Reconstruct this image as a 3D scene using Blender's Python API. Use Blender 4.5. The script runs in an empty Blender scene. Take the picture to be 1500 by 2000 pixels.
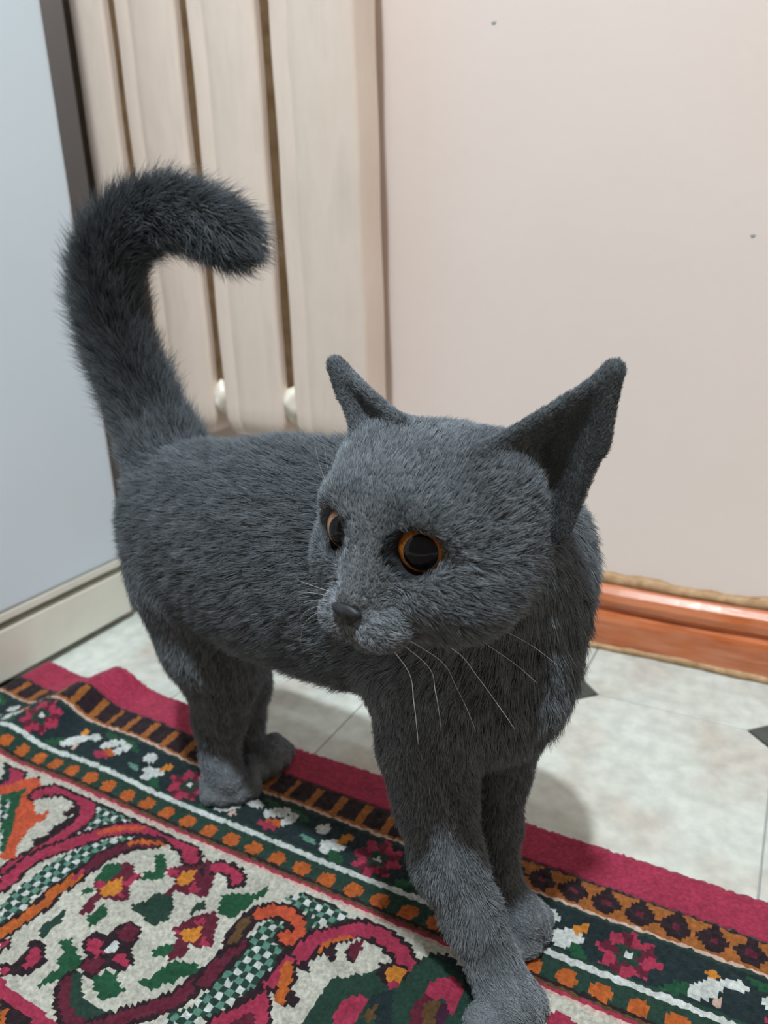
import bpy, bmesh, math, random
import numpy as np
from mathutils import Vector, Matrix
from mathutils.kdtree import KDTree

random.seed(4)
rng = np.random.default_rng(11)
scene = bpy.context.scene
COL = scene.collection

# ------------------------------------------------------------------ camera
# Room frame: X runs along the back wall, Y points at the wall, Z up; the camera stands over the origin.
FPX, CAM_H = 1516.3, 0.42
PITCH, ROLL, YAW = math.radians(19.463), math.radians(-1.81), math.radians(28.881)
_cy, _sy = math.cos(YAW), math.sin(YAW)

def to_room(p):                                   # camera-heading frame -> room frame (turn about Z)
    p = np.asarray(p, float)
    return np.stack([p[..., 0] * _cy - p[..., 1] * _sy, p[..., 0] * _sy + p[..., 1] * _cy, p[..., 2]], -1)

_fwd = np.array([0, math.cos(PITCH), -math.sin(PITCH)]); _r0 = np.array([1.0, 0, 0]); _u0 = np.cross(_r0, _fwd)
_right = math.cos(ROLL) * _r0 + math.sin(ROLL) * _u0
_up = -math.sin(ROLL) * _r0 + math.cos(ROLL) * _u0

def sight(px, py):
    return (px - 750) / FPX * _right + (1000 - py) / FPX * _up + _fwd

def at(px, py, dist):                             # point at a given heading distance (metres)
    d = sight(px, py)
    return d * (dist / d[1]) + np.array([0, 0, CAM_H])

def at_floor(px, py, z=0.0):                      # point on the floor, room frame
    d = sight(px, py)
    return to_room(d * ((z - CAM_H) / d[2]) + np.array([0, 0, CAM_H]))

cam_data = bpy.data.cameras.new('camera')
cam = bpy.data.objects.new('camera', cam_data)
COL.objects.link(cam)
r_, u_, f_ = to_room(_right), to_room(_up), to_room(_fwd)
cam.matrix_world = Matrix(((r_[0], u_[0], -f_[0], 0), (r_[1], u_[1], -f_[1], 0), (r_[2], u_[2], -f_[2], CAM_H), (0, 0, 0, 1)))
cam_data.sensor_fit = 'VERTICAL'; cam_data.sensor_height = 36.0; cam_data.sensor_width = 27.0
cam_data.lens = FPX / 2000 * 36.0
cam_data.clip_start = 0.01
cam_data.dof.use_dof = True
cam_data.dof.focus_distance = 0.385
cam_data.dof.aperture_fstop = 9.0
scene.camera = cam

# ------------------------------------------------------------------ light
world = bpy.data.worlds.new('world'); scene.world = world
world.use_nodes = True
bg = world.node_tree.nodes['Background']
bg.inputs[0].default_value = (1.0, 0.83, 0.62, 1); bg.inputs[1].default_value = 0.25

def bulb(name, pos, power, colour, radius):
    l = bpy.data.lights.new(name, 'AREA'); l.shape = 'DISK'; l.size = radius * 2
    l.energy = power; l.color = colour
    o = bpy.data.objects.new(name, l); COL.objects.link(o)
    o.location = to_room(pos)
    d = Vector(to_room((0.0, 0.45, 0.15))) - o.location
    o.rotation_euler = d.to_track_quat('-Z', 'Y').to_euler()
    return o
bulb('ceiling_lamp_bulb', (-0.24, -0.50, 3.15), 92, (0.89, 0.96, 1.0), 0.065)
bulb('ceiling_lamp_bulb', (-0.26, 0.04, 3.15), 13, (0.89, 0.96, 1.0), 0.065)

scene.view_settings.view_transform = 'Standard'
scene.view_settings.look = 'None'
scene.view_settings.gamma = 1.0
scene.view_settings.use_curve_mapping = False
scene.view_settings.exposure = 0.02

# ------------------------------------------------------------------ materials
def s2l(c):
    out = []
    for v in c:
        v = v / 255.0
        out.append(v / 12.92 if v <= 0.04045 else ((v + 0.055) / 1.055) ** 2.4)
    return out

class Mat:
    def __init__(self, name, col=(200, 200, 200), rough=0.6, spec=0.4):
        self.m = bpy.data.materials.new(name); self.m.use_nodes = True
        self.nt = self.m.node_tree; self.n = self.nt.nodes; self.l = self.nt.links
        self.b = self.n['Principled BSDF']
        self.b.inputs['Base Color'].default_value = (*s2l(col), 1)
        self.b.inputs['Roughness'].default_value = rough
        self.b.inputs['Specular IOR Level'].default_value = spec
    def node(self, t, **kw):
        nd = self.n.new(t)
        for k, v in kw.items():
            if k in nd.inputs: nd.inputs[k].default_value = v
            else: setattr(nd, k, v)
        return nd
    def coords(self, kind='Object', scale=(1, 1, 1)):
        tc = self.node('ShaderNodeTexCoord'); mp = self.node('ShaderNodeMapping')
        mp.inputs['Scale'].default_value = scale
        self.l.new(tc.outputs[kind], mp.inputs['Vector']); return mp.outputs[0]
    def world(self, scale=(1, 1, 1)):
        tc = self.node('ShaderNodeNewGeometry'); mp = self.node('ShaderNodeMapping')
        mp.inputs['Scale'].default_value = scale
        self.l.new(tc.outputs['Position'], mp.inputs['Vector']); return mp.outputs[0]
    def noise(self, vec, scale, detail=3, rough=0.55):
        nd = self.node('ShaderNodeTexNoise', Scale=scale, Detail=detail, Roughness=rough)
        self.l.new(vec, nd.inputs['Vector']); return nd.outputs['Fac']
    def ramp(self, fac, stops):
        nd = self.node('ShaderNodeValToRGB'); e = nd.color_ramp.elements
        while len(e) < len(stops): e.new(0.5)
        for i, (p, c) in enumerate(stops):
            e[i].position = p; e[i].color = (*s2l(c), 1)
        self.l.new(fac, nd.inputs[0]); return nd.outputs[0]
    def mix(self, fac, a, b, mode='MIX'):
        nd = self.node('ShaderNodeMix', data_type='RGBA', blend_type=mode)
        if isinstance(fac, float): nd.inputs[0].default_value = fac
        else: self.l.new(fac, nd.inputs[0])
        for i, s in ((6, a), (7, b)):
            if isinstance(s, tuple): nd.inputs[i].default_value = (*s2l(s), 1)
            else: self.l.new(s, nd.inputs[i])
        return nd.outputs[2]
    def colour(self, s): self.l.new(s, self.b.inputs['Base Color'])
    def bump(self, h, dist=0.001, strength=0.5):
        nd = self.node('ShaderNodeBump', Strength=strength, Distance=dist)
        self.l.new(h, nd.inputs['Height']); self.l.new(nd.outputs[0], self.b.inputs['Normal'])

def mat_wall():
    a = Mat('painted_wall', (226, 212, 202), 0.55, 0.35)
    w = a.world()
    big = a.noise(w, 3.0, 4)
    a.colour(a.ramp(big, [(0.3, (239, 226, 219)), (0.55, (243, 230, 224)), (0.75, (241, 226, 218))]))
    a.bump(a.noise(a.world((1, 1, 0.4)), 220, 3), 0.0006, 0.35); return a.m
def mat_radiator():
    a = Mat('radiator_paint', (222, 208, 192), 0.42, 0.45)
    w = a.world((1, 1, 0.18))
    n = a.noise(w, 45, 4)
    a.colour(a.ramp(n, [(0.25, (224, 209, 196)), (0.5, (236, 220, 207)), (0.8, (230, 214, 199))]))
    a.bump(a.noise(a.world((1, 1, 0.3)), 110, 4), 0.0012, 0.5); return a.m
def mat_simple(name, col, rough=0.5, spec=0.4, nscale=60, amt=10, bump=0.0004):
    a = Mat(name, col, rough, spec)
    n = a.noise(a.world(), nscale, 3)
    lo = tuple(max(0, c - amt) for c in col); hi = tuple(min(255, c + amt) for c in col)
    a.colour(a.ramp(n, [(0.3, lo), (0.7, hi)]))
    if bump: a.bump(n, bump, 0.3)
    return a.m
def mat_wood():
    a = Mat('varnished_skirting', (170, 92, 48), 0.28, 0.55)
    w = a.world((6, 30, 60))
    n = a.noise(w, 3.0, 5, 0.6)
    m = a.noise(a.world((9, 40, 30)), 2.0, 4)
    base = a.ramp(n, [(0.25, (168, 84, 40)), (0.5, (196, 110, 64)), (0.75, (208, 134, 98))])
    wear = a.ramp(m, [(0.42, (0, 0, 0)), (0.68, (165, 165, 165))])
    a.colour(a.mix(wear, base, (205, 150, 125)))
    a.bump(n, 0.0008, 0.4); return a.m
def mat_tile(name, cols, rough=0.3):
    a = Mat(name, cols[1], rough, 0.4)
    n = a.noise(a.world((1, 0.7, 1)), 13, 4, 0.5)
    g = a.noise(a.world(), 70, 4)
    c = a.ramp(n, [(0.30, cols[0]), (0.5, cols[1]), (0.66, cols[2])])
    k = a.ramp(g, [(0.35, (232, 232, 232)), (0.65, (255, 255, 255))])
    a.colour(a.mix(1.0, c, k, 'MULTIPLY')); a.bump(g, 0.0003, 0.25); return a.m

M = {}
M['wall'] = mat_wall()
M['radiator'] = mat_radiator()
M['hub'] = mat_simple('white_hub_paint', (236, 230, 216), 0.35, 0.5, 90, 12, 0.002)
M['pipe'] = mat_simple('shade_brown_pipe', (84, 64, 44), 0.5, 0.4, 60, 14)  # dark brown stands in for the shaded gap beside the radiator
M['slot_shade_brown'] = mat_simple('slot_shade_paint', (112, 88, 62), 0.8, 0.2, 50, 14)  # brown that paints shade into the radiator slots
M['wood'] = mat_wood()
M['caulk'] = mat_simple('old_paint_edge', (182, 148, 112), 0.7, 0.3, 80, 22, 0.002)
M['tile'] = mat_tile('pale_marbled_tile', [(188, 181, 171), (200, 206, 199), (204, 211, 205)])
M['dot'] = mat_tile('dark_green_tile', [(56, 66, 64), (70, 80, 76), (60, 72, 70)])
M['grout'] = mat_simple('grey_grout', (168, 176, 172), 0.8, 0.2, 90, 8)
M['fridge'] = mat_simple('fridge_enamel', (222, 239, 252), 0.34, 0.5, 4, 3, 0.0)
M['fridge_trim'] = mat_simple('fridge_cream_trim', (232, 234, 224), 0.35, 0.5, 20, 5, 0.0)
M['seal'] = mat_simple('dark_door_seal', (70, 68, 52), 0.7, 0.2, 40, 8)
M['black'] = mat_simple('black_rubber', (30, 30, 28), 0.7, 0.2, 40, 4)

# ------------------------------------------------------------------ mesh helpers
def link(name, me, mat=None, parent=None, smooth=False, **props):
    o = bpy.data.objects.new(name, me); COL.objects.link(o)
    if mat is not None and me is not None and not me.materials: me.materials.append(mat)
    if parent is not None: o.parent = parent
    if smooth: me.polygons.foreach_set('use_smooth', [True] * len(me.polygons))
    for k, v in props.items(): o[k] = v
    return o
def empty(name, loc=(0, 0, 0), rz=0.0, **props):
    o = bpy.data.objects.new(name, None); COL.objects.link(o)
    o.location = loc; o.rotation_euler[2] = rz; o.empty_display_size = 0.05
    for k, v in props.items(): o[k] = v
    return o
def from_bm(bm, name):
    me = bpy.data.meshes.new(name); bm.normal_update(); bm.to_mesh(me); bm.free(); return me
def box(name, lo, hi, bevel=0.0, seg=2):
    bm = bmesh.new(); bmesh.ops.create_cube(bm, size=1)
    for v in bm.verts:
        for k in range(3): v.co[k] = lo[k] if v.co[k] < 0 else hi[k]
    if bevel: bmesh.ops.bevel(bm, geom=bm.edges[:], offset=bevel, segments=seg, affect='EDGES', profile=0.6)
    return from_bm(bm, name)
def tube(name, pts, radii, sides=8):
    pts = [Vector(p) for p in pts]; bm = bmesh.new(); rings = []
    for i, p in enumerate(pts):
        t = (pts[min(i + 1, len(pts) - 1)] - pts[max(i - 1, 0)]).normalized()
        a = Vector((0, 0, 1)) if abs(t.z) < 0.9 else Vector((1, 0, 0))
        n = t.cross(a).normalized(); b = t.cross(n)
        r = radii[i] if hasattr(radii, '__len__') else radii
        rings.append([bm.verts.new(p + r * (math.cos(2 * math.pi * k / sides) * n + math.sin(2 * math.pi * k / sides) * b)) for k in range(sides)])
    for i in range(len(rings) - 1):
        for k in range(sides):
            bm.faces.new((rings[i][k], rings[i][(k + 1) % sides], rings[i + 1][(k + 1) % sides], rings[i + 1][k]))
    bm.faces.new(rings[0][::-1]); bm.faces.new(rings[-1])
    bmesh.ops.recalc_face_normals(bm, faces=bm.faces[:])
    return from_bm(bm, name)
def extrude_x(name, prof, xs, wob=None):            # prof: list of (y, z); swept along x
    bm = bmesh.new(); rings = []
    for x in xs:
        rings.append([bm.verts.new((x, *(wob(x, i, y, z) if wob else (y, z)))) for i, (y, z) in enumerate(prof)])
    n = len(prof)
    for i in range(len(rings) - 1):
        for k in range(n): bm.faces.new((rings[i][k], rings[i][(k + 1) % n], rings[i + 1][(k + 1) % n], rings[i + 1][k]))
    bm.faces.new(rings[0]); bm.faces.new(rings[-1][::-1])
    bmesh.ops.recalc_face_normals(bm, faces=bm.faces[:])
    return from_bm(bm, name)

# ------------------------------------------------------------------ the room
WALL_Y, SKIRT_Y = 0.770, 0.750
XL, XR, YB = -1.30, 1.45, -1.00
floor = link('floor', box('floor', (XL, YB, -0.06), (XR, WALL_Y, -0.004)), M['grout'], kind='structure')
link("wall_back", box('wall_back', (XL - 0.1, WALL_Y, -0.06), (XR, WALL_Y + 0.1, 2.5)), M['wall'], kind='structure')
wall_back = bpy.data.objects['wall_back']
for cx, cz, r in ((-0.294, 0.602, 0.0024), (-0.056, 0.412, 0.0022)):   # small chips in the paint
    bm = bmesh.new(); bmesh.ops.create_icosphere(bm, subdivisions=2, radius=r)
    for v in bm.verts: v.co = Vector((v.co.x * (1 + 0.3 * math.sin(v.co.z * 2000)), v.co.y * 0.25, v.co.z * 0.8))
    o = link('paint_chip', from_bm(bm, 'paint_chip'), M['grout'], wall_back); o.location = (cx, WALL_Y, cz)
link('wall_left', box('wall_left', (XL - 0.1, YB, -0.06), (XL, WALL_Y, 2.5)), M['wall'], kind='structure')

# floor tiles: long octagons with a small dark diamond at each corner
TX, TY, TR, TG = 0.175, 0.250, 0.0215, 0.0005
TX0, TY0 = 0.018, 0.660
def clip_poly(poly, axis, lim, keep_less):
    out = []
    for i in range(len(poly)):
        a, b = poly[i], poly[(i + 1) % len(poly)]
        ia = (a[axis] <= lim) == keep_less or a[axis] == lim; ib = (b[axis] <= lim) == keep_less or b[axis] == lim
        if ia: out.append(a)
        if ia != ib:
            t = (lim - a[axis]) / (b[axis] - a[axis]); q = [a[0] + t * (b[0] - a[0]), a[1] + t * (b[1] - a[1])]; q[axis] = lim; out.append(tuple(q))
    return out
def slab(name, poly, z0=-0.005, z1=0.0, bev=0.0006):
    bm = bmesh.new(); n = len(poly); cx = sum(p[0] for p in poly) / n; cy = sum(p[1] for p in poly) / n
    lo = [bm.verts.new((x, y, z0)) for x, y in poly]; mid = [bm.verts.new((x, y, z1 - bev)) for x, y in poly]
    top = [bm.verts.new((x - math.copysign(min(bev, abs(x - cx)), x - cx), y - math.copysign(min(bev, abs(y - cy)), y - cy), z1)) for x, y in poly]
    for A, B in ((lo, mid), (mid, top)):
        for k in range(n): bm.faces.new((A[k], A[(k + 1) % n], B[(k + 1) % n], B[k]))
    bm.faces.new(top); bm.faces.new(lo[::-1]); bmesh.ops.recalc_face_normals(bm, faces=bm.faces[:])
    return from_bm(bm, name)
hx, hy, c = TX / 2 - TG, TY / 2 - TG, TR + TG * 0.6
octo = [(-hx + c, -hy), (hx - c, -hy), (hx, -hy + c), (hx, hy - c), (hx - c, hy), (-hx + c, hy), (-hx, hy - c), (-hx, -hy + c)]
q = TR - TG; dia = [(q, 0), (0, q), (-q, 0), (0, -q)]
octo_me, dia_me = slab('floor_tile', octo), slab('floor_tile_dot', dia)
def put_tile(name, poly, me, mat, cx, cy):
    p = [(x + cx, y + cy) for x, y in poly]; whole = True
    for ax, lim, less in ((0, XR, True), (0, XL, False), (1, WALL_Y, True), (1, YB, False)):
        if any((v[ax] > lim) if less else (v[ax] < lim) for v in p):
            whole = False; p = clip_poly(p, ax, lim, less)
            if len(p) < 3: return
    if whole: o = link(name, me, mat, floor); o.location = (cx, cy, 0)
    else:
        me2 = slab(name, [(x - cx, y - cy) for x, y in p]); o = link(name, me2, mat, floor); o.location = (cx, cy, 0)
for i in range(-9, 10):
    for j in range(-8, 3):
        put_tile('floor_tile', octo, octo_me, M['tile'], TX0 + (i + 0.5) * TX, TY0 + (j + 0.5) * TY)
        put_tile('floor_tile_dot', dia, dia_me, M['dot'], TX0 + i * TX, TY0 + j * TY)

# skirting board with a moulded face and ragged old paint along its top and foot
skirt_prof = [(WALL_Y, 0.0), (SKIRT_Y, 0.0), (SKIRT_Y - 0.001, 0.006), (SKIRT_Y - 0.001, 0.034), (SKIRT_Y + 0.001, 0.040), (SKIRT_Y + 0.0065, 0.0425), (SKIRT_Y + 0.0065, 0.0455),
              (SKIRT_Y + 0.0025, 0.049), (SKIRT_Y + 0.0015, 0.056), (SKIRT_Y + 0.0045, 0.063), (SKIRT_Y + 0.0095, 0.068), (SKIRT_Y + 0.015, 0.071), (WALL_Y, 0.072)]
xs = [XL + (XR - XL) * i / 140 for i in range(141)]
wv = lambda x, i, y, z: (y + 0.0006 * math.sin(x * 31 + i), z + 0.0008 * math.sin(x * 17))
skirt = link('baseboard_back', extrude_x('baseboard_back', skirt_prof, xs, wv), M['wood'], kind='structure')
skirt_bevel = None
def ragged(x, s): return 0.5 * math.sin(x * 43 + s) + 0.3 * math.sin(x * 117 + 2 * s) + 0.2 * math.sin(x * 260 + 3 * s)
def wtop(x, i, y, z): return (y, z + (0.0035 * ragged(x, 1.0) if i in (2, 3) else 0.0015 * ragged(x, 4.0) if i == 1 else 0))
link('paint_edge', extrude_x('paint_edge', [(WALL_Y, 0.069), (WALL_Y - 0.0075, 0.0695), (WALL_Y - 0.005, 0.0765), (WALL_Y, 0.079)], [XL + (XR - XL) * i / 400 for i in range(401)], wtop), M['caulk'], skirt, True)
def wbot(x, i, y, z): return (y - (0.0016 * ragged(x, 2.2) if i == 1 else 0), z + (0.0022 * ragged(x, 5.0) if i == 2 else 0))
link('paint_edge', extrude_x('paint_edge', [(SKIRT_Y + 0.002, 0.0), (SKIRT_Y - 0.0035, 0.0004), (SKIRT_Y - 0.0022, 0.0065), (SKIRT_Y + 0.002, 0.008)], [XL + (XR - XL) * i / 400 for i in range(401)], wbot), M['caulk'], skirt, True)

# ------------------------------------------------------------------ refrigerator
FX, FY0, FY1 = -0.670, -0.02, 0.588
fr = empty('refrigerator', (FX - 0.28, (FY0 + FY1) / 2, 0), label='tall pale blue-white refrigerator standing on the tiles beside the radiator', category='refrigerator')
def frbox(name, lo, hi, mat, bev=0.003, parent=None):
    off = fr.location
    return link(name, box(name, [lo[k] - off[k] for k in range(3)], [hi[k] - off[k] for k in range(3)], bev), mat, parent or fr)
frbox('body', (FX - 0.56, FY0 + 0.005, 0.03), (FX - 0.050, FY1 - 0.004, 1.45), M['fridge'], 0.006)
frbox('door_seal', (FX - 0.050, FY0 + 0.008, 0.062), (FX - 0.030, FY1 - 0.007, 1.44), M['seal'], 0.002)
door = frbox('door', (FX - 0.030, FY0, 0.080), (FX, FY1, 1.45), M['fridge'], 0.004)
frbox('door_trim', (FX - 0.032, FY0, 0.0700), (FX - 0.0005, FY1, 0.0800), M['fridge_trim'], 0.002, door)
frbox('kick_plate', (FX - 0.045, FY0, 0.008), (FX - 0.002, FY1, 0.0625), M['fridge_trim'], 0.0025)
for yy in (FY0 + 0.06, FY1 - 0.06):
    for xx in (FX - 0.08, FX - 0.50):
        frbox('foot', (xx - 0.02, yy - 0.02, 0.0), (xx + 0.02, yy + 0.02, 0.031), M['black'], 0.002)

# ------------------------------------------------------------------ radiator
RY0, RY1 = 0.690, 0.742            # front and back of the sections
RZ0, RZ1 = 0.205, 0.800
rad = empty('radiator', (-0.55, 0.715, 0), label='cream painted ribbed radiator fixed to the wall behind the cat', category='radiator')
def section(x0, x1, groove=True):
    w = x1 - x0; d = RY1 - RY0; r = 0.0045
    prof = []                       # outline in (x, y), front face at y = 0
    def arc(cx, cy, a0, a1, rr, n=5):
        for k in range(n + 1):
            a = math.radians(a0 + (a1 - a0) * k / n); prof.append((cx + rr * math.cos(a), cy + rr * math.sin(a)))
    arc(r, r, 180, 270, r)
    if groove:
        g = 0.020
        prof.extend([(g - 0.003, 0.0), (g - 0.001, 0.0009), (g + 0.001, 0.0009), (g + 0.004, -0.0006)])
    for k in range(1, 7):
        t = k / 7; prof.append(((0.026 if groove else r) + (w - r - (0.026 if groove else r)) * t, -0.0020 * math.sin(math.pi * t)))
    arc(w - r, r, 270, 360, r)
    arc(w - 0.014, d - 0.014, 0, 90, 0.014, 4); arc(0.014, d - 0.014, 90, 180, 0.014, 4)
    bm = bmesh.new(); rings = []
    levels = [(RZ0, 0.55, 0.5), (RZ0 + 0.004, 0.80, 0.72), (RZ0 + 0.012, 0.94, 0.9), (RZ0 + 0.024, 1.0, 1.0)]
    levels += [(RZ0 + 0.024 + (RZ1 - RZ0 - 0.048) * k / 40, 1, 1) for k in range(1, 40)]
    levels += [(RZ1 - 0.024, 1.0, 1.0), (RZ1 - 0.012, 0.94, 0.9), (RZ1 - 0.004, 0.80, 0.72), (RZ1, 0.55, 0.5)]
    for z, sx, sy in levels:
        rings.append([bm.verts.new((x0 + w / 2 + (px - w / 2) * sx - rad.location.x + 0.0005 * math.sin(z * 40 + x0 * 90), RY0 + d / 2 + (py - d / 2) * sy - rad.location.y, z)) for px, py in prof])
    n = len(prof)
    for i in range(len(rings) - 1):
        for k in range(n): bm.faces.new((rings[i][k], rings[i][(k + 1) % n], rings[i + 1][(k + 1) % n], rings[i + 1][k]))
    bm.faces.new(rings[0][::-1]); bm.faces.new(rings[-1]); bmesh.ops.recalc_face_normals(bm, faces=bm.faces[:])
    o = link('section', from_bm(bm, 'section'), M['radiator'], rad)
    for p in o.data.polygons: p.use_smooth = True
    return o
GAP = 0.0150
edges_x = [-0.746, -0.6900, -0.5940, -0.4960, -0.3960]
for i in range(4):
    section(edges_x[i] + (GAP / 2 if i else 0), edges_x[i + 1] - (GAP / 2 if i < 3 else 0), groove=i > 0)
for x in edges_x[1:4]:               # added strip inside each slot, its brown stands in for the shade there
    link('slot_shade', box('slot_shade', (x - 0.009 - rad.location.x, RY0 + 0.010 - rad.location.y, RZ0 + 0.03), (x + 0.009 - rad.location.x, RY0 + 0.018 - rad.location.y, RZ1 - 0.03)), M['slot_shade_brown'], rad)
def hub(x, z):                       # lumpy painted joint between two sections
    bm = bmesh.new(); bmesh.ops.create_icosphere(bm, subdivisions=3, radius=1)
    for v in bm.verts:
        n = 1 + 0.10 * math.sin(v.co.x * 5 + z * 60) * math.cos(v.co.z * 6 + x * 40)
        v.co = Vector((v.co.x * 0.0135 * n, v.co.y * 0.028 * n, v.co.z * 0.024 * n))
    o = link('joint', from_bm(bm, 'joint'), M['hub'], rad, True); o.location = (x - rad.location.x, RY0 + 0.0245 - rad.location.y, z)
for x in edges_x[1:4]:
    hub(x, RZ0 + 0.044); hub(x, RZ1 - 0.044)
for x, z in ((-0.70, 0.70), (-0.45, 0.70)):
    link('bracket', box('bracket', (x - 0.012 - rad.location.x, RY1 - 0.004 - rad.location.y, z), (x + 0.012 - rad.location.x, WALL_Y - rad.location.y, z + 0.02), 0.002), M['radiator'], rad)
for z in (RZ0 + 0.036, RZ1 - 0.036):
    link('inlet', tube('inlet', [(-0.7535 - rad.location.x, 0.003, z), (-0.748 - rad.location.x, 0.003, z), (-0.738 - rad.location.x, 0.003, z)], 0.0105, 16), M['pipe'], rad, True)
pipe = empty('riser_pipe', (-0.7685, 0.722, 0), label='heating riser pipe, dark brown as the shaded gap between radiator and refrigerator', category='pipe')
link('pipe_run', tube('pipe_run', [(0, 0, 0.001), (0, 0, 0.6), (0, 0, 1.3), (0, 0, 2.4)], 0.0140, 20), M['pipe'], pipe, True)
for z in (RZ0 + 0.036, RZ1 - 0.036):
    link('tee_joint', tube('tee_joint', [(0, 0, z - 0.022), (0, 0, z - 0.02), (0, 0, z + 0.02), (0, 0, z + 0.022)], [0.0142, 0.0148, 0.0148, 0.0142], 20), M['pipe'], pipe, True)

# ------------------------------------------------------------------ rug
RUG_Y, RUG_X0, RUG_X1, RUG_Y0 = 0.454, -0.655, 0.62, -0.42
KN = 0.0022                                             # knot size
# pile colours
PC = dict(cream=(196, 196, 184), crim=(166, 54, 82), maroon=(98, 36, 54), dark=(44, 32, 38), navy=(32, 48, 52), dkg=(38, 66, 56), green=(34, 84, 58),
          orange=(186, 98, 46), gold=(204, 132, 52), flame=(196, 86, 58), brown=(96, 72, 46), purple=(70, 36, 58), teal=(96, 142, 126), white=(206, 214, 212), pink=(206, 178, 166), ochre=(158, 98, 50))
PNAMES = list(PC); PIDX = {n: i for i, n in enumerate(PNAMES)}
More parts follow.
